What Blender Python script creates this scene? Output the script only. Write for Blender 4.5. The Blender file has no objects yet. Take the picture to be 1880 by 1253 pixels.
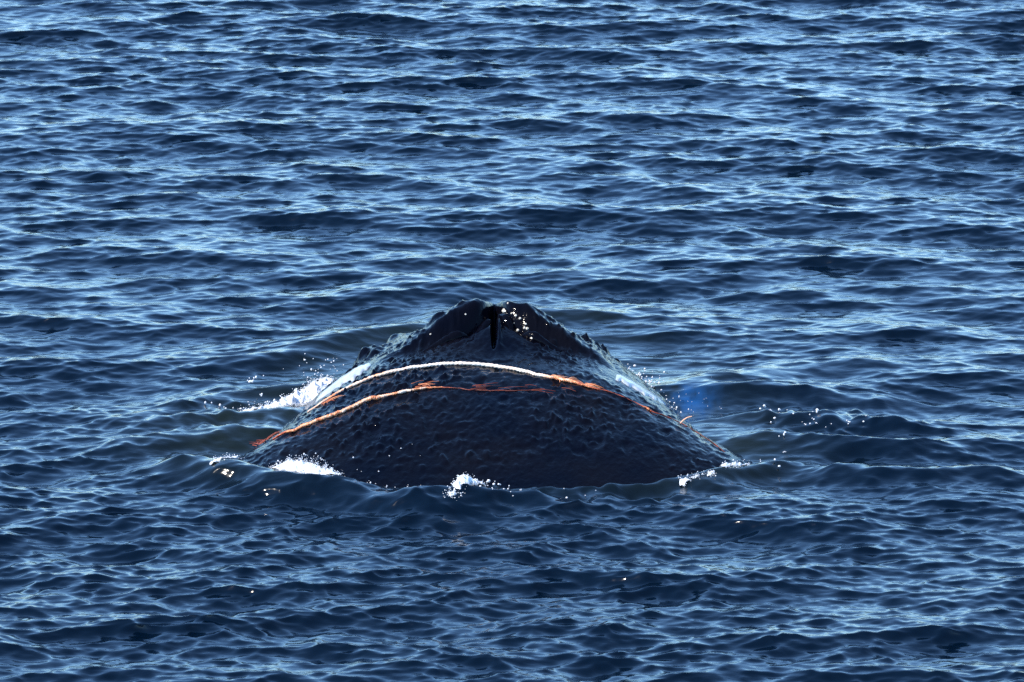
import bpy, math, random
import numpy as np
from mathutils import Vector

random.seed(7)
S = bpy.context.scene
C = S.collection

# ------------------------------------------------------------------ camera
PITCH = math.radians(12.0)
CAM = (0.0, -29.345, 6.237)
cam_d = bpy.data.cameras.new("camera")
cam = bpy.data.objects.new("camera", cam_d)
C.objects.link(cam)
cam.location = CAM
cam.rotation_euler = (math.pi / 2 - PITCH, 0, 0)
cam_d.sensor_width = 36.0
cam_d.lens = 203.0
cam_d.clip_start = 0.5
cam_d.clip_end = 12000.0
cam_d.dof.use_dof = True
cam_d.dof.focus_distance = 28.0
cam_d.dof.aperture_fstop = 14.0
S.camera = cam

# ------------------------------------------------------------------ sky and sun
SUN = Vector((-0.62, -0.24, 0.74)).normalized()
w = bpy.data.worlds.new("World")
S.world = w
w.use_nodes = True
nt = w.node_tree
sky = nt.nodes.new("ShaderNodeTexSky")
sky.sky_type = 'NISHITA'
sky.sun_disc = False
sky.sun_elevation = math.asin(SUN.z)
sky.sun_rotation = math.atan2(SUN.x, SUN.y)
sky.altitude = 0.0
sky.air_density = 0.85
sky.dust_density = 0.0
sky.ozone_density = 4.5
bg = nt.nodes["Background"]
bg.inputs[1].default_value = 0.15
tint = nt.nodes.new("ShaderNodeMix"); tint.data_type = 'RGBA'; tint.blend_type = 'MULTIPLY'
tint.inputs[0].default_value = 1.0
tint.inputs[7].default_value = (0.77, 0.94, 1.03, 1.0)        # one even cool balance for the whole sky
nt.links.new(sky.outputs[0], tint.inputs[6])
nt.links.new(tint.outputs[2], bg.inputs[0])
sun_d = bpy.data.lights.new("sun", 'SUN')
sun_d.energy = 3.0
sun_d.angle = math.radians(0.5)
sun_d.color = (1.0, 0.92, 0.80)
sun = bpy.data.objects.new("sun", sun_d)
C.objects.link(sun)
sun.rotation_euler = (-SUN).to_track_quat('-Z', 'Y').to_euler()
S.view_settings.view_transform = 'Standard'
S.view_settings.look = 'None'
S.view_settings.exposure = 1.25
S.view_settings.gamma = 1.0
S.cycles.use_denoising = False

# ------------------------------------------------------------------ helpers
def mesh_grid(name, P, wrap_u=False):
    """P: (rows, cols, 3) array -> mesh of quads."""
    r, c, _ = P.shape
    idx = np.arange(r * c).reshape(r, c)
    if wrap_u:
        nxt = np.roll(idx, -1, axis=1)
        q = np.stack([idx[:-1], nxt[:-1], nxt[1:], idx[1:]], -1).reshape(-1, 4)
    else:
        q = np.stack([idx[:-1, :-1], idx[:-1, 1:], idx[1:, 1:], idx[1:, :-1]], -1).reshape(-1, 4)
    return mesh_raw(name, P.reshape(-1, 3), q)

def mesh_raw(name, V, F):
    V = np.asarray(V, np.float32); F = np.asarray(F, np.int32)
    n, k = F.shape
    me = bpy.data.meshes.new(name)
    me.vertices.add(len(V)); me.vertices.foreach_set("co", V.ravel())
    me.loops.add(n * k); me.loops.foreach_set("vertex_index", F.ravel())
    me.polygons.add(n)
    me.polygons.foreach_set("loop_start", np.arange(0, n * k, k, dtype=np.int32))
    me.polygons.foreach_set("loop_total", np.full(n, k, dtype=np.int32))
    me.polygons.foreach_set("use_smooth", np.ones(n, dtype=bool))
    me.update(calc_edges=True)
    me.validate()
    return me

def attr(me, name, vals):
    a = me.attributes.new(name, 'FLOAT', 'POINT')
    a.data.foreach_set("value", np.asarray(vals, np.float32).ravel())

def link(name, me, mat, parent=None, **props):
    o = bpy.data.objects.new(name, me)
    C.objects.link(o)
    if mat: me.materials.append(mat)
    if parent: o.parent = parent
    for k, v in props.items(): o[k] = v
    return o

def sstep(a, b, x):
    t = np.clip((x - a) / (b - a), 0, 1)
    return t * t * (3 - 2 * t)

_rng = np.random.default_rng(11)
_LAT = _rng.random((256, 256)).astype(np.float64)
def vnoise(x, y):
    """smooth 2-D value noise, -1..1"""
    x = np.asarray(x, float); y = np.asarray(y, float)
    xi = np.floor(x).astype(int); yi = np.floor(y).astype(int)
    fx = x - xi; fy = y - yi
    fx = fx * fx * fx * (fx * (fx * 6 - 15) + 10); fy = fy * fy * fy * (fy * (fy * 6 - 15) + 10)
    g = lambda a, b: _LAT[a % 256, b % 256]
    a = g(xi, yi) * (1 - fx) + g(xi + 1, yi) * fx
    b = g(xi, yi + 1) * (1 - fx) + g(xi + 1, yi + 1) * fx
    return (a * (1 - fy) + b * fy) * 2 - 1

def interp(y, pts):
    """smooth (Catmull-like) interpolation through table points"""
    xs = np.array([p[0] for p in pts]); vs = np.array([p[1] for p in pts], float)
    m = np.gradient(vs, xs)
    y = np.clip(y, xs[0], xs[-1])
    i = np.clip(np.searchsorted(xs, y) - 1, 0, len(xs) - 2)
    hh = xs[i + 1] - xs[i]; t = (y - xs[i]) / hh
    t2 = t * t; t3 = t2 * t
    return ((2*t3 - 3*t2 + 1) * vs[i] + (t3 - 2*t2 + t) * hh * m[i]
            + (-2*t3 + 3*t2) * vs[i+1] + (t3 - t2) * hh * m[i+1])

# ------------------------------------------------------------------ whale shape (a top surface z(x, y))
WX = -0.083          # the whale's mid line
H_TAB = [(-8, -1.1), (-5, -0.55), (-4.0, -0.24), (-3.6, -0.11), (-3.3, 0.005), (-3.0, 0.115), (-2.6, 0.245), (-2.25, 0.33),
         (-2.0, 0.352), (-1.7, 0.35), (-1.2, 0.29), (-0.8, 0.225), (-0.5, 0.16), (0.0, 0.03), (0.5, -0.09), (1.2, -0.24), (2.0, -0.45)]
C_TAB = [(-8, 0.7), (-5, 0.30), (-4.0, 0.12), (-3.6, 0.07), (-3.3, 0.045), (-3.0, 0.072), (-2.6, 0.155), (-2.25, 0.275),
         (-2.0, 0.345), (-1.7, 0.40), (-1.3, 0.43)]
W_TAB = [(-1.6, 0.97), (-1.2, 0.87), (-0.9, 0.76), (-0.5, 0.64), (0.0, 0.53), (0.5, 0.42), (1.0, 0.28), (1.5, 0.15), (2.0, 0.05)]
NT_TAB = [(-8, 2.9), (-1.8, 2.9), (-1.2, 3.0), (-0.6, 3.6), (2.0, 3.6)]

_tr = np.random.default_rng(3)
TUB = []
for sgn in (-1, 1):
    yy = -1.15
    while yy < 0.9:                                   # tubercles along the edge of the upper jaw
        wv = float(interp(np.array([yy]), W_TAB)[0])
        TUB.append((sgn * (wv - 0.10 + _tr.normal(0, .02)), yy, _tr.uniform(.028, .05), _tr.uniform(.02, .05)))
        if _tr.random() < .6:
            TUB.append((sgn * (wv - 0.22 + _tr.normal(0, .03)), yy + .04, _tr.uniform(.022, .04), _tr.uniform(.012, .03)))
        yy += _tr.uniform(.07, .13)
    for k in range(14):                               # lumps down the outer side of the splash guard
        t = k / 13
        TUB.append((sgn * (0.10 + 0.36 * t + _tr.normal(0, .012)), -1.50 - 0.17 * t + _tr.normal(0, .025),
                    _tr.uniform(.020, .036), _tr.uniform(.004, .015)))
for k in range(60):
    yy = _tr.uniform(-1.25, 0.6); wv = float(interp(np.array([yy]), W_TAB)[0])
    TUB.append((_tr.uniform(-.85, .85) * wv, yy, _tr.uniform(.016, .032), _tr.uniform(.006, .02)))

def body_base(x, y):
    x = np.where(x > 0, x * (1 + .075 * sstep(-2.9, -1.9, y)), x)       # the whale rolls a little to its left
    h = interp(y, H_TAB)
    n = interp(y, NT_TAB)
    c1 = interp(y, C_TAB)
    wd = interp(y, W_TAB)
    c2 = np.maximum(h + 0.10, 0.12) / np.power(np.maximum(wd + .03, .03), n)
    s = sstep(-1.7, -1.2, y)
    c = c1 * (1 - s) + c2 * s
    z = h - c * np.power(np.abs(x), n)
    return np.maximum(z, -0.9)

def guard(x, y):
    """raised lips round the blowholes, an inverted V seen from behind"""
    ax = np.abs(x)
    yr = -1.50 - 0.45 * ax + 0.10 * np.exp(-(ax / .05) ** 2)       # ridge line in plan
    top = np.interp(ax, [0, .04, .10, .18, .27, .36, .46, .60], [.158, .178, .183, .160, .118, .076, .036, .0])
    top = top + 0.008 * vnoise(x * 18 + 5, y * 3)
    d = y - yr
    near = np.where(d < 0, np.exp(-np.abs(d / .125) ** 3.6), np.exp(-np.abs(d / .20) ** 2.2))
    g = top * near
    # the floor rising to the lips
    ramp = 0.115 * sstep(-2.08, -1.66, y) * np.clip(1 - ax / .36, 0, 1) * (1 - sstep(-1.62, -1.40, y))
    g = np.sqrt(g * g + ramp * ramp)
    # cleft between the two lips
    g = g - 0.13 * np.exp(-((x + .006) / np.interp(y, [-1.95, -1.8, -1.55], [.005, .009, .009])) ** 2) * sstep(-1.97, -1.82, y) * (1 - sstep(-1.56, -1.42, y))
    # slits of the two nostrils, under the lips
    for sg, dep, wd in ((-1, .10, .036), (1, .09, .026)):
        xs = sg * x
        yc = -1.650 - 0.62 * xs
        g = g - dep * np.exp(-((y - yc) / wd) ** 2) * sstep(.0, .03, xs) * (1 - sstep(.10, .20, xs))
    # thin raised septum beside the cleft
    g = g + 0.022 * np.exp(-((x - .022) / .012) ** 2) * sstep(-2.0, -1.8, y) * (1 - sstep(-1.62, -1.5, y))
    return g

def jaw_bumps(x, y):
    b = 0.05 * np.exp(-((x + .50) / .16) ** 2 - ((y + .60) / .26) ** 2)
    b = b + 0.035 * np.exp(-((x - .50) / .10) ** 2 - ((y + .66) / .24) ** 2)
    b = b + 0.012 * np.exp(-((x - .62) / .06) ** 2 - ((y + 1.0) / .13) ** 2)
    b = b + 0.060 * np.exp(-((x + .66) / .08) ** 2 - ((y + .92) / .16) ** 2)
    return b

def smooth_top(x, y):
    return body_base(x, y) + guard(x, y) + jaw_bumps(x, y)

def skin_relief(x, y):
    z = np.zeros_like(x)
    for (tx, ty, r, hh) in TUB:
        d2 = ((x - tx) / r) ** 2 + ((y - ty) / (r * 1.15)) ** 2
        m = d2 < 7
        z[m] += hh * np.exp(-d2[m])
    # dimpled wet hide on the neck, drawn out crosswise
    wx = x + .02 * vnoise(x * 9, y * 5); wy = y + .03 * vnoise(x * 7 + 40, y * 6)
    r1 = vnoise(wx * 22 + 3, wy * 13)
    r2 = vnoise(wx * 45 + 13, wy * 24)
    r3 = vnoise(wx * 90, wy * 40 + 7)
    calm = 1 - 0.75 * (1 - sstep(-3.25, -2.85, y))
    for (ax_, ay_, bx_, by_) in ((-.62, -1.80, -.86, -1.95), (.59, -2.05, .82, -2.03)):      # smooth strips beside the head
        L2 = (bx_ - ax_) ** 2 + (by_ - ay_) ** 2
        t = np.clip(((x - ax_) * (bx_ - ax_) + (y - ay_) * (by_ - ay_)) / L2, 0, 1)
        dd = np.hypot(x - ax_ - t * (bx_ - ax_), (y - ay_ - t * (by_ - ay_)) * .55)
        calm = calm * (1 - .92 * np.exp(-(dd / .10) ** 4))
    nose = 1 - 0.25 * np.exp(-((x) / .35) ** 2 - ((y + 1.6) / .3) ** 2)
    r4 = vnoise(wx * 52 + 31, wy * 34 + 5)
    patchy = sstep(-.45, .5, vnoise(x * 3.1 + 7, y * 2.2 + 1))
    z += calm * nose * (0.0016 * r1 + 0.0016 * r2 + 0.0016 * r3 + (.2 + .8 * patchy) * 0.020 * np.clip(r4 * .8 + r2 * .4 - .15, 0, 1))
    z += 0.008 * vnoise(x * 4, y * 3 + 20) * calm * nose
    # deeper scattered pits
    p = np.clip(vnoise(wx * 16 + 60, wy * 11 + 9) - .45, 0, 1)
    z -= 0.020 * p * calm * nose
    return z

def top(x, y):
    return smooth_top(x, y) + skin_relief(x, y)

# ------------------------------------------------------------------ materials
def mat(name):
    m = bpy.data.materials.new(name); m.use_nodes = True
    return m, m.node_tree, m.node_tree.nodes["Principled BSDF"]
def N(t, kind, **kw):
    n = t.nodes.new(kind)
    for k, v in kw.items():
        if k.startswith("i_"):
            n.inputs[int(k[2:])].default_value = v
        else: setattr(n, k, v)
    return n

def water_material():
    m, t, b = mat("sea_water")
    b.inputs["Roughness"].default_value = 0.11
    b.inputs["IOR"].default_value = 1.34
    green = N(t, "ShaderNodeAttribute", attribute_name="murk")
    aer = N(t, "ShaderNodeAttribute", attribute_name="aerated")
    mx = N(t, "ShaderNodeMix", data_type='RGBA')
    mx.inputs[6].default_value = (0.0001, 0.0030, 0.0085, 1); mx.inputs[7].default_value = (0.0060, 0.0095, 0.0066, 1)
    t.links.new(green.outputs["Fac"], mx.inputs[0])
    mx2 = N(t, "ShaderNodeMix", data_type='RGBA')
    mx2.inputs[7].default_value = (0.009, 0.062, 0.19, 1)
    t.links.new(mx.outputs[2], mx2.inputs[6]); t.links.new(aer.outputs["Fac"], mx2.inputs[0])
    t.links.new(mx2.outputs[2], b.inputs["Base Color"])
    geo = N(t, "ShaderNodeNewGeometry")
    mp = N(t, "ShaderNodeMapping"); mp.inputs["Scale"].default_value = (14, 26, 14)
    nz = N(t, "ShaderNodeTexNoise"); nz.inputs["Scale"].default_value = 1.0; nz.inputs["Detail"].default_value = 2.0
    bp = N(t, "ShaderNodeBump"); bp.inputs["Strength"].default_value = 0.22; bp.inputs["Distance"].default_value = 0.010
    t.links.new(geo.outputs["Position"], mp.inputs["Vector"]); t.links.new(mp.outputs[0], nz.inputs["Vector"])
    t.links.new(nz.outputs["Fac"], bp.inputs["Height"]); t.links.new(bp.outputs[0], b.inputs["Normal"])
    return m

def skin_material():
    m, t, b = mat("wet_hide")
    b.inputs["IOR"].default_value = 1.16
    geo = N(t, "ShaderNodeNewGeometry")
    nz = N(t, "ShaderNodeTexNoise"); nz.inputs["Scale"].default_value = 2.2; nz.inputs["Detail"].default_value = 5.0
    t.links.new(geo.outputs["Position"], nz.inputs["Vector"])
    cr = N(t, "ShaderNodeValToRGB")
    cr.color_ramp.elements[0].position = .35; cr.color_ramp.elements[0].color = (0.0007, 0.0014, 0.0050, 1)
    cr.color_ramp.elements[1].position = .72; cr.color_ramp.elements[1].color = (0.0030, 0.0027, 0.0042, 1)
    t.links.new(nz.outputs["Fac"], cr.inputs["Fac"])
    t.links.new(cr.outputs[0], b.inputs["Base Color"])
    n2 = N(t, "ShaderNodeTexNoise"); n2.inputs["Scale"].default_value = 11; n2.inputs["Detail"].default_value = 3.0
    t.links.new(geo.outputs["Position"], n2.inputs["Vector"])
    mr = N(t, "ShaderNodeMapRange"); mr.inputs[1].default_value = .35; mr.inputs[2].default_value = .7
    mr.inputs[3].default_value = .05; mr.inputs[4].default_value = .14
    t.links.new(n2.outputs["Fac"], mr.inputs[0]); t.links.new(mr.outputs[0], b.inputs["Roughness"])
    mp = N(t, "ShaderNodeMapping"); mp.inputs["Scale"].default_value = (60, 36, 40)
    n3 = N(t, "ShaderNodeTexNoise"); n3.inputs["Scale"].default_value = 1.0; n3.inputs["Detail"].default_value = 3.0
    t.links.new(geo.outputs["Position"], mp.inputs["Vector"]); t.links.new(mp.outputs[0], n3.inputs["Vector"])
    bp = N(t, "ShaderNodeBump"); bp.inputs["Strength"].default_value = 0.28; bp.inputs["Distance"].default_value = 0.010
    t.links.new(n3.outputs["Fac"], bp.inputs["Height"]); t.links.new(bp.outputs[0], b.inputs["Normal"])
    return m

def simple(name, col, rough=.5, var=None, scale=30, ior=1.4, sub=0.0):
    m, t, b = mat(name)
    b.inputs["Roughness"].default_value = rough; b.inputs["IOR"].default_value = ior
    if var:
        geo = N(t, "ShaderNodeNewGeometry")
        nz = N(t, "ShaderNodeTexNoise"); nz.inputs["Scale"].default_value = scale; nz.inputs["Detail"].default_value = 3
        t.links.new(geo.outputs["Position"], nz.inputs["Vector"])
        cr = N(t, "ShaderNodeValToRGB")
        cr.color_ramp.elements[0].position = .38; cr.color_ramp.elements[0].color = (*var, 1)
        cr.color_ramp.elements[1].position = .62; cr.color_ramp.elements[1].color = (*col, 1)
        t.links.new(nz.outputs["Fac"], cr.inputs["Fac"]); t.links.new(cr.outputs[0], b.inputs["Base Color"])
    else:
        b.inputs["Base Color"].default_value = (*col, 1)
    if sub:
        b.inputs["Subsurface Weight"].default_value = sub
        b.inputs["Subsurface Radius"].default_value = (.02, .02, .02)
    return m

def rope_material(name):
    """colour runs along the rope from a per-vertex dye value: 0 dull red, .5 orange, 1 bleached white"""
    m, t, b = mat(name)
    a = N(t, "ShaderNodeAttribute", attribute_name="dye")
    cr = N(t, "ShaderNodeValToRGB")
    e = cr.color_ramp.elements
    e[0].position = 0; e[0].color = (0.04, 0.012, 0.009, 1)
    e[1].position = 1; e[1].color = (0.88, 0.80, 0.70, 1)
    for p, c in ((.3, (0.36, 0.06, 0.02, 1)), (.55, (0.80, 0.30, 0.12, 1)), (.78, (0.86, 0.62, 0.46, 1))):
        k = e.new(p); k.color = c
    t.links.new(a.outputs["Fac"], cr.inputs["Fac"]); t.links.new(cr.outputs[0], b.inputs["Base Color"])
    b.inputs["Roughness"].default_value = .55
    return m

M_WATER = water_material(); M_SKIN = skin_material(); M_ROPE = rope_material("rope_fibre")
M_FOAM = simple("white_foam", (0.86, 0.87, 0.88), .45, var=(.72, .76, .80), scale=40)
_t = M_FOAM.node_tree
_a = N(_t, "ShaderNodeAttribute", attribute_name="thick")
_t.links.new(_a.outputs["Fac"], _t.nodes["Principled BSDF"].inputs["Alpha"])
M_BARN = simple("barnacle_shell", (0.78, 0.74, 0.64), .6, var=(.5, .45, .36), scale=120)
M_PALE = simple("sky_sheen_paint", (0.42, 0.46, 0.50), .20, var=(.32, .37, .42), scale=18)  # sky reflection on the wet hide, put into the colour as pale grey

# ------------------------------------------------------------------ sea
def ocean_tile(n, size, kp, kmin, kmax, wind, spread, seed, slope):
    """periodic wave field: height and horizontal pull, scaled to an rms slope"""
    rg = np.random.default_rng(seed)
    k1 = np.fft.fftfreq(n, size / n) * 2 * np.pi
    KX, KY = np.meshgrid(k1, k1, indexing='ij')
    K = np.sqrt(KX ** 2 + KY ** 2); K[0, 0] = 1
    P = np.exp(-(kp / K) ** 2) / K ** 4
    P *= np.exp(-(K / kmax) ** 2) * (1 - np.exp(-(K / kmin) ** 4))
    cosd = (KX * math.sin(wind) + KY * math.cos(wind)) / K
    P *= (0.10 + np.abs(cosd) ** spread)
    P[0, 0] = 0
    H = (rg.normal(size=(n, n)) + 1j * rg.normal(size=(n, n))) * np.sqrt(P)
    h = np.real(np.fft.ifft2(H))
    sx = np.real(np.fft.ifft2(1j * KX * H)); sy = np.real(np.fft.ifft2(1j * KY * H))
    f = slope / math.sqrt((sx ** 2 + sy ** 2).mean())
    dx = np.real(np.fft.ifft2(1j * KX / K * H)); dy = np.real(np.fft.ifft2(1j * KY / K * H))
    return (h * f).astype(np.float32), (dx * f).astype(np.float32), (dy * f).astype(np.float32)

def sample(tile, size, x, y):
    n = tile.shape[0]
    u = x / size * n; v = y / size * n
    i = np.floor(u).astype(np.int64); j = np.floor(v).astype(np.int64)
    fu = (u - i).astype(np.float32); fv = (v - j).astype(np.float32)
    i %= n; j %= n; i2 = (i + 1) % n; j2 = (j + 1) % n
    return (tile[i, j] * (1 - fu) * (1 - fv) + tile[i2, j] * fu * (1 - fv)
            + tile[i, j2] * (1 - fu) * fv + tile[i2, j2] * fu * fv)

TILES = [  # (tile, size, chop)
    (ocean_tile(1024, 41.0, 5.0, 0.5, 18.0, math.radians(8), 3.0, 5, 0.108), 41.0, 1.1),
    (ocean_tile(2048, 23.7, 15.0, 11.0, 100.0, math.radians(-10), 1.8, 8, 0.120), 23.7, 1.15),
    (ocean_tile(1024, 8.3, 45.0, 40.0, 130.0, math.radians(6), 1.2, 21, 0.062), 8.3, 0.9),
]

# local water shapes round the whale: crest line a -> b, height, width towards the camera, width away
CRESTS = [
    ((-1.55, -3.00), (-0.45, -3.78), 0.092, 0.14, 0.22),
    ((-0.10, -3.70), (0.06, -3.66), 0.10, 0.10, 0.12),
    ((0.95, -3.10), (1.18, -2.98), 0.060, 0.08, 0.12),
    ((1.55, -3.05), (2.20, -3.10), 0.060, 0.13, 0.22),
    ((-1.75, -1.75), (-0.95, -1.15), 0.040, 0.10, 0.14),
    ((-1.3, -0.55), (-0.55, 0.15), 0.055, 0.12, 0.20),
    ((1.0, -1.0), (1.7, -0.6), 0.045, 0.12, 0.18),
    ((-1.80, -2.50), (-1.22, -2.28), 0.050, 0.13, 0.16), ((-1.65, -2.02), (-1.15, -1.85), 0.045, 0.12, 0.15),
    ((1.22, -2.45), (1.90, -2.55), 0.055, 0.13, 0.16), ((1.20, -1.92), (1.75, -2.02), 0.050, 0.12, 0.15),
    ((-0.35, -3.46), (0.20, -3.42), 0.028, 0.07, 0.09), ((0.45, -3.38), (0.85, -3.30), 0.030, 0.07, 0.09),
    ((1.10, -1.35), (1.80, -1.45), 0.050, 0.12, 0.16), ((-0.30, 0.55), (0.35, 0.60), 0.045, 0.12, 0.2),
]
def crest_height(x, y):
    z = np.zeros_like(x)
    for (a, b, h, wn, wf) in CRESTS:
        ax, ay = a; bx, by = b
        L = math.hypot(bx - ax, by - ay); ux, uy = (bx - ax) / L, (by - ay) / L
        s = (x - ax) * ux + (y - ay) * uy
        d = -(x - ax) * uy + (y - ay) * ux
        d = d + .04 * np.sin(s * 5 + ax * 9)
        o = np.where(s < 0, -s, np.where(s > L, s - L, 0))
        z += h * np.exp(-(o / .22) ** 2) * np.where(d < 0, np.exp(-np.abs(d / wn) ** 1.7), np.exp(-(d / wf) ** 2))
    return z

def lee(x, y):
    """1 beside the whale where its bulk smooths the water, 0 away from it"""
    xx = (x - WX); yc = np.clip(y, -3.0, 0.4)
    hw = np.interp(y, [-3.4, -2.8, -1.2, 0.5], [0.9, 1.15, .85, .4])
    d = np.hypot(np.maximum(np.abs(xx) - hw, 0), y - yc)
    return np.exp(-(d / .38) ** 2)

def water_shape(x, y, fade=1.0):
    gust = 1 + .55 * (1 - sstep(-5.0, 1.0, y)) + .22 * vnoise(x * .45 + 9, y * .22)
    calm = (1 - 0.40 * lee(x, y)) * fade
    X = x.astype(np.float64).copy(); Y = y.astype(np.float64).copy(); Z = np.zeros_like(X)
    for n_, ((h, dx, dy), size, chop) in enumerate(TILES):
        if n_ == 1: calm = calm * gust
        if n_ == 2: calm = calm * (1 + .45 * (1 - sstep(-5.0, 1.0, y)))
        Z += sample(h, size, x, y) * calm
        X += chop * sample(dx, size, x, y) * calm
        Y += chop * sample(dy, size, x, y) * calm
    Y -= (0.80 + .70 * sstep(-3.0, 3.0, y)) * Z
    Z += crest_height(x, y)
    # broken, steep little ripples in the whale's wash on the right
    wash = np.exp(-((x - 1.55) / .42) ** 2 - ((y + 1.85) / .45) ** 2) + .7 * np.exp(-((x + 1.35) / .4) ** 2 - ((y + 1.9) / .5) ** 2) + .8 * np.exp(-((x - .15) / .8) ** 4 - ((y + 3.45) / .22) ** 2)
    Z += wash * (0.022 * vnoise(x * 6.5, y * 4.5) + 0.017 * vnoise(x * 13, y * 9) + 0.008 * vnoise(x * 27 + 9, y * 19))
    return X, Y, Z

def axis(lo, hi, step, far, n_out):
    core = np.arange(lo, hi + 1e-6, step)
    g = np.geomspace(step, far, n_out)
    return np.concatenate([lo - g[::-1].cumsum()[-1] * 0 - np.cumsum(g)[::-1], core, hi + np.cumsum(g)])

gx = axis(-4.6, 4.6, 0.0125, 900.0, 60)
near = np.arange(-8.0, 1.0, 0.0165); farr = np.arange(1.0, 14.0, 0.0235)
gout = np.geomspace(0.02, 900.0, 60)
gy = np.concatenate([near[0] - np.cumsum(gout)[::-1], near, farr, farr[-1] + np.cumsum(gout)])
Y0, X0 = np.meshgrid(gy, gx, indexing='ij')
off = np.maximum(np.maximum(np.abs(X0) - 4.6, np.maximum(Y0 - 14, -8 - Y0)), 0)
fade = 1 - sstep(0.8, 9.0, off)
XW, YW, ZW = water_shape(X0, Y0, fade)
sea = link("sea", mesh_grid("sea", np.stack([XW, YW, ZW], -1)), M_WATER, kind="structure")
murk = np.clip(lee(X0, Y0) * 1.1, 0, 1) * (0.55 + 0.45 * np.clip(vnoise(X0 * 2.1, Y0 * 1.3) + .3, 0, 1))
murk = np.clip(murk + .8 * np.exp(-((X0 + 1.2) / .6) ** 2 - ((Y0 + 2.2) / .7) ** 2), 0, 1)
attr(sea.data, "murk", murk)
aer = np.exp(-(((X0 - 0.89) / .11) ** 2 + ((Y0 + 1.45) / .24) ** 2) ** 1.0) * np.clip(.55 + .6 * vnoise(X0 * 16, Y0 * 7) + .35 * vnoise(X0 * 45, Y0 * 22), 0, 1)
attr(sea.data, "aerated", np.clip(aer, 0, 1))

# ------------------------------------------------------------------ whale
def build_whale():
    root = bpy.data.objects.new("whale", None); C.objects.link(root)
    root.location = (WX, -1.8, 0)
    root["label"] = "dark wet whale head and back breaking the sea surface, seen from behind"
    root["category"] = "whale"
    ys = np.concatenate([np.linspace(-8, -3.8, 40, endpoint=False), np.arange(-3.8, -1.1, .0105), np.arange(-1.1, 1.0, .014), np.linspace(1.0, 1.95, 30)])
    u = np.linspace(-1, 1, 400)
    rows = []
    for yv in ys:
        h = float(interp(np.array([yv]), H_TAB)[0])
        A = float(np.interp(yv, [-8, -6, -4.5, -3.6, -2.6, -1.6, -1.2, -.9, -.5, 0, .5, 1, 1.5, 1.95],
                            [.15, .8, 1.3, 1.55, 1.5, 1.15, 1.0, .90, .78, .66, .54, .40, .25, .05]))
        x = A * u
        yy = np.full_like(x, yv)
        z = top(x, yy)
        ze = float(min(z[0], z[-1]))
        th = np.linspace(0, math.pi, 62)[1:-1]
        dep = float(np.interp(yv, [-8, -5, -2.6, -1, 1, 1.95], [.2, 1.1, 1.5, 1.1, .5, .1]))
        zb0 = np.linspace(z[-1], z[0], 60)
        bx = A * np.cos(th); bz = zb0 - dep * np.sin(th)
        rows.append(np.stack([np.concatenate([x, bx]), np.full(460, yv), np.concatenate([z, bz])], -1))
    P = np.array(rows)
    me = mesh_grid("whale_body", P - np.array([0, -1.8, 0]), wrap_u=True)
    link("body", me, M_SKIN, root)
    return root

whale = build_whale()

def on_whale(x, y, lift=0.0):
    """a point on the hide, in world coordinates; x is measured from the whale's mid line"""
    x = np.atleast_1d(np.asarray(x, float)); y = np.atleast_1d(np.asarray(y, float))
    return np.stack([x + WX, y, smooth_top(x, y) + lift], -1)

ROOT = np.array([WX, -1.8, 0.0])

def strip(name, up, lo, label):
    """a smooth strip lying on the hide between two plan curves, sky reflection painted in pale grey"""
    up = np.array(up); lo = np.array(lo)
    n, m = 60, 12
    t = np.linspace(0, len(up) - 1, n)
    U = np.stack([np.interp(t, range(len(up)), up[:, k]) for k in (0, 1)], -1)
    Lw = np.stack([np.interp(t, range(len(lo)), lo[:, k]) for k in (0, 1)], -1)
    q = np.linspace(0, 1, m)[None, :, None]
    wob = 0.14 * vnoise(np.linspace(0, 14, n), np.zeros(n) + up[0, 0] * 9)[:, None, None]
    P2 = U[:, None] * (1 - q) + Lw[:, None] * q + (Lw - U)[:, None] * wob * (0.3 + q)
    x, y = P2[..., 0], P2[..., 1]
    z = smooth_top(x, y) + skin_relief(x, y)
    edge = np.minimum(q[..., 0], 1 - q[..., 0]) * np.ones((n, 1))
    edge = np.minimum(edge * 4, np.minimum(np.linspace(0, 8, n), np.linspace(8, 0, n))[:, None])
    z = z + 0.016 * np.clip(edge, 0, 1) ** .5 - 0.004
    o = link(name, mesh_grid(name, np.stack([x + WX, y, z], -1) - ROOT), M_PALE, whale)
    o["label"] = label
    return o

strip("painted_sheen", [(-.605, -1.77), (-.690, -1.70), (-.758, -1.75), (-.810, -1.84), (-.872, -1.90)],
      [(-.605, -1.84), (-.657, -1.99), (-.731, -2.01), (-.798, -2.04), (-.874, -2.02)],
      "sky reflection painted as a smooth pale grey sheen on the left side of the head")
strip("painted_sheen", [(.588, -2.00), (.636, -1.99), (.710, -2.00), (.770, -1.97), (.836, -1.92)],
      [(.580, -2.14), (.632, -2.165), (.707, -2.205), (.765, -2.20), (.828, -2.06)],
      "sky reflection painted as a smooth pale grey sheen on the right side of the head")

def resample(p, n):
    p = np.array(p, float)
    xs = np.arange(len(p))
    t = np.linspace(0, len(p) - 1, n)
    return np.stack([interp(t, list(zip(xs, p[:, k]))) for k in range(p.shape[1])], -1)

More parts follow.
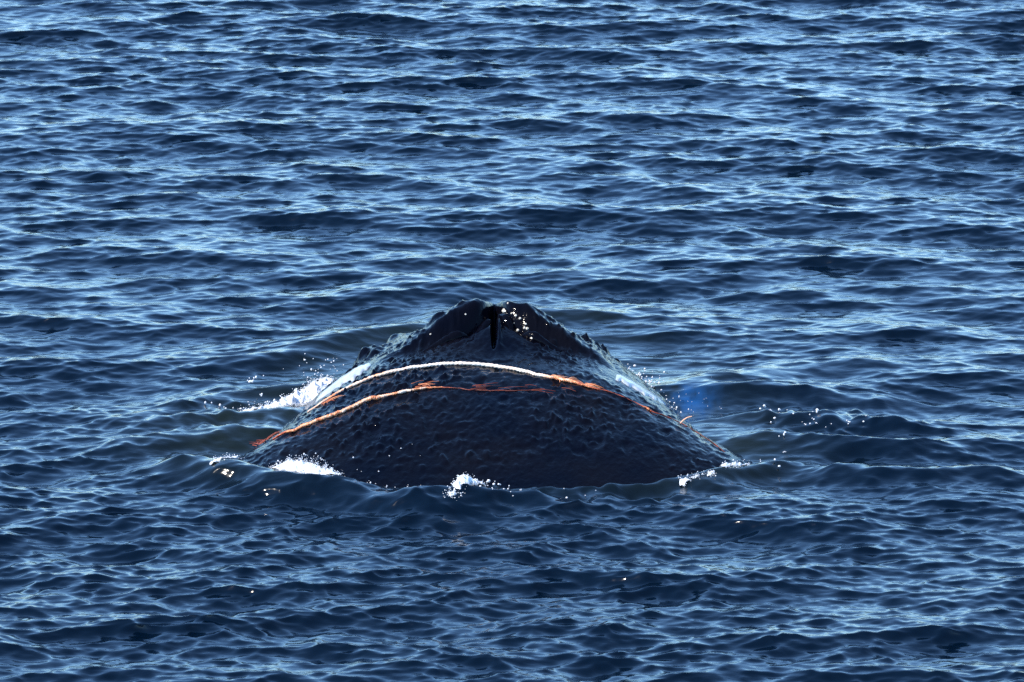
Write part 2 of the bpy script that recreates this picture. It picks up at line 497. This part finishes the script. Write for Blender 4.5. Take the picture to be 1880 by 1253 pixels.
# fleshy rims of the two blowholes
def rim(pts, seed):
    p = resample(pts, 60)
    x, y = p[:, 0], p[:, 1]
    z = smooth_top(x, y) + p[:, 3]
    n = 60; sides = 16
    a = np.linspace(0, 2 * np.pi, sides, endpoint=False)
    P = np.stack([x + WX, y, z], -1) - ROOT
    lump = 1 + .16 * vnoise(np.linspace(0, 13, n)[:, None] + seed, a[None] * .9) + .08 * vnoise(np.linspace(0, 40, n)[:, None], a[None] * 2 + seed)
    R = p[:, 2][:, None] * lump
    T = np.gradient(P, axis=0); T /= np.linalg.norm(T, axis=1)[:, None]
    B = np.cross(T, (0, 0, 1.0)); B /= np.linalg.norm(B, axis=1)[:, None]
    Nn = np.cross(B, T)
    V = P[:, None] + R[..., None] * (np.cos(a)[None, :, None] * B[:, None] + np.sin(a)[None, :, None] * Nn[:, None])
    link("blowhole_rim", mesh_grid("blowhole_rim", V, wrap_u=True), M_SKIN, whale)
rim([(-.020, -1.600, .008, -.01), (-.045, -1.640, .026, .010), (-.085, -1.690, .032, .014), (-.140, -1.735, .032, .010), (-.200, -1.770, .027, .004), (-.270, -1.800, .020, -.002), (-.340, -1.83, .010, -.008)], 1)
rim([(.022, -1.590, .008, -.01), (.045, -1.630, .026, .012), (.085, -1.690, .032, .016), (.135, -1.735, .032, .012), (.190, -1.780, .028, .006), (.250, -1.815, .020, -.002), (.320, -1.85, .010, -.008)], 2)

# barnacles on the lips of the blowholes
def barnacle_mesh():
    V, F = [], []
    n = 9
    rings = [(1.0, 0.0), (0.86, .35), (0.55, .75), (0.36, .80), (0.22, .55)]
    for k, (rr, z) in enumerate(rings):
        for a in range(n):
            j = 1 + .12 * math.sin(a * 2.3 + k)
            V.append((rr * j * math.cos(2 * math.pi * a / n), rr * j * math.sin(2 * math.pi * a / n), z))
    for k in range(len(rings) - 1):
        for a in range(n):
            F.append((k * n + a, k * n + (a + 1) % n, (k + 1) * n + (a + 1) % n, (k + 1) * n + a))
    me = mesh_raw("barnacle", V, F); me.materials.append(M_BARN)
    return me
BM = barnacle_mesh()
BARN = [(0.043, -1.575, 2.0), (0.062, -1.575, .9), (0.080, -1.633, .9), (0.101, -1.650, 1.1), (0.122, -1.664, 1.2), (0.111, -1.690, 1.3),
        (0.143, -1.700, 1.2), (0.158, -1.706, 1.3), (0.150, -1.690, 1.0), (0.175, -1.735, 1.5), (0.181, -1.800, 1.7), (0.202, -1.800, .8),
        (-0.217, -1.779, 1.1), (-0.194, -1.782, .8), (-0.144, -1.660, .8), (-0.315, -1.742, .8), (0.057, -1.611, .9), (0.050, -1.590, 1.0),
        (0.092, -1.668, .7), (0.168, -1.722, .7), (0.070, -1.640, .7)]
for bx, by, sc in BARN:
    e = .006
    P = on_whale([bx, bx + e, bx], [by, by, by + e])
    P[:, 2] += skin_relief(P[:, 0] - WX, P[:, 1])
    nrm = Vector(np.cross(P[1] - P[0], P[2] - P[0])).normalized()
    o = bpy.data.objects.new("barnacle", BM); C.objects.link(o); o.parent = whale
    o.location = Vector(P[0] - ROOT) - nrm * .002
    o.rotation_euler = nrm.to_track_quat('Z', 'Y').to_euler()
    o.scale = (.0062 * sc,) * 2 + (.0062 * sc,)

# ------------------------------------------------------------------ ropes on the whale
def tube(pts, rad, sides=8):
    """rings along a polyline -> verts, quads"""
    pts = np.asarray(pts, float); n = len(pts)
    T = np.gradient(pts, axis=0); T /= np.linalg.norm(T, axis=1)[:, None] + 1e-12
    up = np.array([0, 0, 1.0])
    B = np.cross(T, up); B /= np.linalg.norm(B, axis=1)[:, None] + 1e-9
    Nn = np.cross(B, T)
    a = np.linspace(0, 2 * np.pi, sides, endpoint=False)
    rad = np.broadcast_to(rad, (n,)) if np.ndim(rad) < 2 else rad
    R = rad[:, None] if rad.ndim == 1 else rad
    V = pts[:, None] + R[..., None] * (np.cos(a)[None, :, None] * B[:, None] + np.sin(a)[None, :, None] * Nn[:, None])
    idx = np.arange(n * sides).reshape(n, sides); nx = np.roll(idx, -1, 1)
    F = np.stack([idx[:-1], nx[:-1], nx[1:], idx[1:]], -1).reshape(-1, 4)
    return V.reshape(-1, 3), F

def rope_thing(name, label, plan_pts, seed):
    """plan_pts: x, y on the whale, radius, dye"""
    rg = np.random.default_rng(seed)
    root = bpy.data.objects.new(name, None); C.objects.link(root)
    root["label"] = label; root["category"] = "rope"; root["group"] = "ropes across the whale"
    n = 700
    tp = resample([(a, b) for a, b, _, _ in plan_pts], n)
    ti = np.linspace(0, len(plan_pts) - 1, n)
    rad = .64 * np.interp(ti, range(len(plan_pts)), [p[2] for p in plan_pts])
    dye = np.interp(ti, range(len(plan_pts)), [p[3] for p in plan_pts])
    x = tp[:, 0]; y = tp[:, 1] + .004 * vnoise(np.linspace(0, 60, n), np.zeros(n) + seed)
    rel = skin_relief(x, y); rel = np.convolve(np.pad(rel, 30, mode='edge'), np.hanning(63)[1:-1] / np.hanning(63).sum(), 'valid')
    z = smooth_top(x, y) + rel + rad * .55 + .002
    sides = 10
    ang = np.linspace(0, 2 * np.pi, sides, endpoint=False)
    L = np.linspace(0, 1, n)[:, None]
    lay = .14 * np.cos(3 * (ang[None] - L * 2 * np.pi * 55))                    # three strands laid together
    lump = .16 * vnoise(np.linspace(0, 170, n), np.zeros(n) + 3 + seed)[:, None] + .14 * vnoise(L * 420, ang[None] * 1.2 + seed)
    R = rad[:, None] * np.clip(1 + lay + lump, .3, 1.7)
    P = np.stack([x + WX, y, z], -1)
    root.location = P[n // 2]
    V, F = tube(P - P[n // 2], R, sides)
    me = mesh_raw("rope_core", V, F)
    dv = dye[:, None] * .96 + .19 * vnoise(L * 150, ang[None] * 1.5 + seed * 2) + .10 * vnoise(L * 45, np.zeros((1, sides)))
    attr(me, "dye", np.clip(dv, 0, 1))
    link("rope_core", me, M_ROPE, root)
    return root, P, rad, dye

def fibres(root, name, spots, seed, n, length, r, dye, spread=.03, lift=.01, curl=1.0, free=False):
    """frayed threads lying near plan spots, each spot (x, y, dx, dy)"""
    rg = np.random.default_rng(seed)
    VV, FF, DD, off = [], [], [], 0
    for k in range(n):
        sx, sy, dx, dy = spots[rg.integers(len(spots))]
        ll = length * rg.uniform(.5, 1.2)
        a0 = math.atan2(dy, dx) + rg.normal(0, .22 * curl)
        x, y = sx + rg.normal(0, spread), sy + rg.normal(0, spread)
        pts = []
        hgt = rg.uniform(.3, 1) * lift
        for q in range(9):
            pts.append((x, y, q))
            a0 += rg.normal(0, .25 * curl)
            x += ll / 8 * math.cos(a0); y += ll / 8 * math.sin(a0)
        pts = np.array(pts)
        zz = smooth_top(pts[:, 0], pts[:, 1]) + r + .004 + hgt * np.sin(np.linspace(0, 3.1, 9))
        if free: zz = np.maximum(zz, .012)
        P = np.stack([pts[:, 0] + WX, pts[:, 1], zz], -1) - np.array(root.location)
        V, F = tube(P, np.full(9, r * rg.uniform(.6, 1.2)) * np.linspace(1, .5, 9), 5)
        VV.append(V); FF.append(F + off); off += len(V)
        DD.append(np.full(len(V), np.clip(dye + rg.normal(0, .1), 0, 1)))
    me = mesh_raw(name, np.concatenate(VV), np.concatenate(FF))
    attr(me, "dye", np.concatenate(DD))
    return link(name, me, M_ROPE, root)

A_PTS = [(-0.90, -2.27, .006, .75), (-0.865, -2.251, .007, .80), (-0.808, -2.224, .009, .62), (-0.704, -2.188, .0105, .85), (-0.573, -2.154, .0115, .72),
         (-0.442, -2.146, .012, .92), (-0.311, -2.147, .013, 1.0), (-0.18, -2.149, .0135, 1.0), (-0.022, -2.173, .0135, 1.0), (0.109, -2.232, .013, .98),
         (0.20, -2.285, .0115, .90), (0.26, -2.315, .012, .72), (0.31, -2.335, .013, .58), (0.37, -2.359, .013, .50), (0.43, -2.376, .009, .42), (0.49, -2.391, .005, .22),
         (0.629, -2.43, .003, .12), (0.70, -2.46, .004, .2), (0.733, -2.471, .0075, .46), (0.76, -2.476, .005, .2), (0.836, -2.483, .0028, .04), (0.919, -2.511, .004, .08), (1.015, -2.59, .004, .04),
         (1.09, -2.74, .003, .02)]
ropeA, PA, _, _ = rope_thing("rope", "cream white rope turning orange, arching over the whale just behind its blowholes", A_PTS, 4)
fibres(ropeA, "frayed_threads", [(-.83, -2.28, 1, -.2), (-.80, -2.30, 1, .2)], 31, 9, .07, .0019, .42, .012, .006)
fibres(ropeA, "frayed_threads", [(.28, -2.315, 1, -.2), (.36, -2.34, 1, -.2), (.44, -2.36, 1, -.2)], 32, 26, .07, .0022, .50, .008, .008, .6)
e0 = np.array([.885 + WX, -2.53, float(smooth_top(np.array([.885]), np.array([-2.53]))[0]) + .006])
V, F = tube(np.array([e0, e0 + (.014, .01, .012), e0 + (.032, .02, .022), e0 + (.055, .03, .026)]) - np.array(ropeA.location), np.array([.004, .004, .0035, .003]), 7)
me = mesh_raw("loose_end", V, F); attr(me, "dye", np.full(len(V), .66)); link("loose_end", me, M_ROPE, ropeA)

B_PTS = [(-1.055, -2.56, .006, .30), (-0.978, -2.592, .0095, .48), (-0.93, -2.594, .012, .58), (-0.875, -2.592, .0135, .56), (-0.80, -2.573, .013, .60), (-0.746, -2.554, .0145, .58),
         (-0.68, -2.52, .013, .68), (-0.631, -2.497, .0155, .62), (-0.57, -2.480, .015, .58), (-0.54, -2.472, .012, .66), (-0.437, -2.451, .011, .70), (-0.34, -2.427, .008, .62), (-0.27, -2.421, .0045, .38),
         (-0.203, -2.434, .003, .15), (-0.073, -2.464, .003, .10), (0.083, -2.468, .0028, .08), (0.239, -2.447, .0025, .10)]
ropeB, PB, _, _ = rope_thing("rope", "salmon orange rope slanting down the whale's left flank, nearer the viewer", B_PTS, 9)
fibres(ropeB, "frayed_threads", [(-.40, -2.41, 1, .1), (-.37, -2.40, 1, .15), (-.34, -2.385, 1, .1), (-.31, -2.375, 1, .1), (-.38, -2.385, 1, .1)], 33, 12, .06, .0017, .40, .018, .005, .6)
fibres(ropeB, "frayed_threads", [(-.10, -2.45, 1, 0), (.05, -2.46, 1, 0), (.18, -2.45, 1, 0), (.33, -2.42, 1, -.1)], 34, 14, .10, .0016, .12, .02, .005, .5)
tg = fibres(ropeB, "tangled_threads", [(-1.115, -2.46, .5, 1), (-1.095, -2.42, -.3, 1), (-1.09, -2.37, .6, 1), (-1.11, -2.43, 1, .4)], 35, 46, .08, .0026, .20, .014, .014, 2.6, True)
tg["label"] = "dull red tangle of threads at the rope's lower end"

# ------------------------------------------------------------------ foam and spray
ICO_V, ICO_F = None, None
def ico():
    global ICO_V, ICO_F
    import bmesh
    bm = bmesh.new(); bmesh.ops.create_icosphere(bm, subdivisions=2, radius=1)
    bm.verts.index_update()
    ICO_V = np.array([v.co[:] for v in bm.verts])
    ICO_F = np.array([[v.index for v in f.verts] for f in bm.faces if len(f.verts) == 3])
    bm.free()
ico()

def water_z(x, y):
    return water_shape(np.atleast_1d(np.asarray(x, float)), np.atleast_1d(np.asarray(y, float)))[2]

def balls(P, R, rg):
    n = len(P)
    sq = rg.uniform(.7, 1.25, (n, 1, 3))
    V = ICO_V[None] * R[:, None, None] * sq + P[:, None]
    F = ICO_F[None] + (np.arange(n) * len(ICO_V))[:, None, None]
    return V.reshape(-1, 3), F.reshape(-1, 3)

def foam(label, pts, n, seed, rough=1.0):
    """froth along plan points (x, y, half depth, height): a torn bank of wash with fine bubbles round it"""
    rg = np.random.default_rng(seed)
    p = resample(pts, 300)
    st = .0042
    gx_ = np.arange(p[:, 0].min() - .06, p[:, 0].max() + .06, st)
    gy_ = np.arange(p[:, 1].min() - .16, p[:, 1].max() + .16, st * 1.6)
    Yg, Xg = np.meshgrid(gy_, gx_, indexing='ij')
    amt = np.zeros_like(Xg); hgt = np.zeros_like(Xg)
    for q in p[::4]:
        e = np.exp(-((Xg - q[0]) / .028) ** 2 - ((Yg - q[1]) / max(q[2], .01)) ** 2)
        amt = np.maximum(amt, e); hgt = np.maximum(hgt, e * max(q[3], 0))
    lace = .5 * vnoise(Xg * 38 + seed, Yg * 20) + .35 * vnoise(Xg * 90, Yg * 45 + seed) + .25 * vnoise(Xg * 190 + 7, Yg * 95)
    cover = amt - .38 * rough + .42 * rough * lace
    base = np.maximum(water_z(Xg.ravel(), Yg.ravel()).reshape(Xg.shape), smooth_top(Xg - WX, Yg))
    Zg = base + .002 + hgt * np.clip(cover * 1.6, 0, 1) * (.75 + .5 * vnoise(Xg * 60 + 3, Yg * 30)) + .004 * vnoise(Xg * 140, Yg * 75)
    keep = cover > 0
    r_, c_ = Xg.shape
    idx = np.arange(r_ * c_).reshape(r_, c_)
    quad = np.stack([idx[:-1, :-1], idx[:-1, 1:], idx[1:, 1:], idx[1:, :-1]], -1).reshape(-1, 4)
    quad = quad[keep.ravel()[quad].sum(1) >= 3]
    used, inv = np.unique(quad, return_inverse=True)
    V1 = np.stack([Xg, Yg, Zg], -1).reshape(-1, 3)[used]
    Q = inv.reshape(-1, 4)
    T = np.concatenate([Q[:, [0, 1, 2]], Q[:, [0, 2, 3]]])
    cand = np.argwhere((cover > -.16) & (amt > .06))
    pick = cand[rg.integers(0, len(cand), n)]
    B = np.stack([Xg, Yg, Zg], -1)[pick[:, 0], pick[:, 1]] + rg.normal(0, .003, (n, 3))
    B[:, 2] += rg.exponential(.005, n)
    R = np.clip(rg.lognormal(math.log(.0017), .4, n), .0008, .004)
    V2, F2 = balls(B, R, rg)
    V = np.concatenate([V1, V2]); F = np.concatenate([T, F2 + len(V1)])
    c = V.mean(0); c[2] = 0
    me = mesh_raw("foam", V - c, F)
    attr(me, "thick", np.concatenate([np.clip(cover.ravel()[used] * 2.2 + .12, 0, 1), np.full(len(V2), .8)]))
    o = link("foam", me, M_FOAM, kind="stuff", label=label, category="foam")
    o.location = c
    return o

def spray(label, clusters, seed):
    """drops: clusters of (x, y, spread x, spread y, z low, z high, count, radius)"""
    rg = np.random.default_rng(seed)
    P, R = [], []
    for (x, y, sx, sy, z0, z1, n, r) in clusters:
        for k in range(n):
            px, py = x + rg.normal(0, sx), y + rg.normal(0, sy)
            base = max(float(water_z(px, py)[0]), float(smooth_top(np.array([px - WX]), np.array([py]))[0]))
            P.append((px, py, base + rg.uniform(z0, z1))); R.append(min(.62 * r * rg.lognormal(0, .4), .0065))
    V, F = balls(np.array(P), np.array(R), rg)
    c = V.mean(0); c[2] = 0
    me = mesh_raw("spray", V - c, F)
    attr(me, "thick", np.full(len(V), .85))
    o = link("spray", me, M_FOAM, kind="stuff", label=label, category="spray")
    o.location = c
    return o

foam("white foam bank streaming off the left side of the whale's head",
     [(-1.30, -1.75, .03, .008), (-1.18, -1.62, .05, .025), (-1.08, -1.50, .09, .045), (-1.00, -1.40, .12, .050), (-.94, -1.30, .10, .045), (-.90, -1.24, .06, .03)], 900, 51, .7)
foam("thick white foam on the wave lapping the whale's left flank",
     [(-1.10, -3.04, .03, .010), (-1.04, -3.05, .07, .035), (-.98, -3.10, .08, .035), (-.90, -3.20, .11, .045), (-.84, -3.33, .10, .04), (-.81, -3.42, .04, .02)], 900, 52, .7)
foam("thin broken foam left of the whale along the wave crest",
     [(-1.40, -3.15, .03, .006), (-1.34, -3.10, .05, .012), (-1.27, -3.07, .03, .006)], 70, 53, 2.2)
foam("small white foam tuft on the wavelet before the middle of the whale",
     [(-.27, -3.80, .04, .02), (-.235, -3.72, .06, .04), (-.20, -3.68, .05, .03), (-.14, -3.64, .03, .01)], 260, 54, 1.0)
foam("sparse white foam crumbs at the foot of the whale's right edge",
     [(.79, -3.30, .03, .004), (.84, -3.26, .04, .010), (.89, -3.22, .04, .012), (.93, -3.18, .02, .004)], 110, 55, 1.9)
foam("white foam tip on the wavelet against the whale's right edge",
     [(.99, -3.10, .03, .01), (1.03, -3.05, .04, .022), (1.07, -3.01, .03, .018), (1.10, -2.98, .02, .006)], 110, 56, 1.5)

spray("white drops flying over the foam left of the whale",
      [(-1.02, -1.35, .02, .05, .10, .17, 6, .006), (-.98, -1.25, .07, .05, .03, .12, 26, .0028), (-.90, -1.0, .04, .06, .02, .10, 16, .0045),
       (-1.22, -1.62, .06, .08, .01, .06, 12, .005), (-1.3, -1.2, .02, .03, .02, .06, 10, .006), (-1.4, -1.7, .05, .05, .0, .02, 7, .006)], 61)
spray("bright drops beading along the right edge of the whale's head",
      [(.62, -1.02, .04, .10, .0, .05, 40, .0055), (.70, -1.25, .035, .10, .0, .05, 36, .0055), (.80, -1.55, .04, .12, .0, .03, 26, .0045), (.90, -1.5, .09, .15, .0, .03, 14, .003)], 62)
spray("scattered drops on the water at the whale's near edge",
      [(-.50, -3.45, .12, .05, .0, .012, 14, .0045), (.02, -3.50, .05, .04, .0, .03, 12, .0055), (.30, -3.45, .04, .03, .0, .01, 5, .0055), (-.10, -3.65, .10, .05, .0, .03, 26, .005),
       (-.62, -3.2, .14, .2, .0, .02, 16, .004), (1.18, -2.95, .04, .04, .0, .02, 5, .006)], 63)
spray("white drops standing in for sun glints on the rippled water right of the whale",  # white drops added where the sun glints off the wavelets
      [(1.27, -1.83, .03, .04, .0, .015, 9, .0075), (1.25, -1.98, .03, .03, .0, .01, 7, .0075), (1.42, -2.12, .09, .04, .0, .012, 14, .0062), (1.50, -1.98, .03, .03, .0, .01, 5, .0075),
       (1.68, -2.08, .05, .03, .0, .01, 7, .0062), (1.30, -2.4, .01, .02, .0, .01, 3, .006), (1.29, -2.6, .01, .02, .0, .01, 3, .005)], 64)
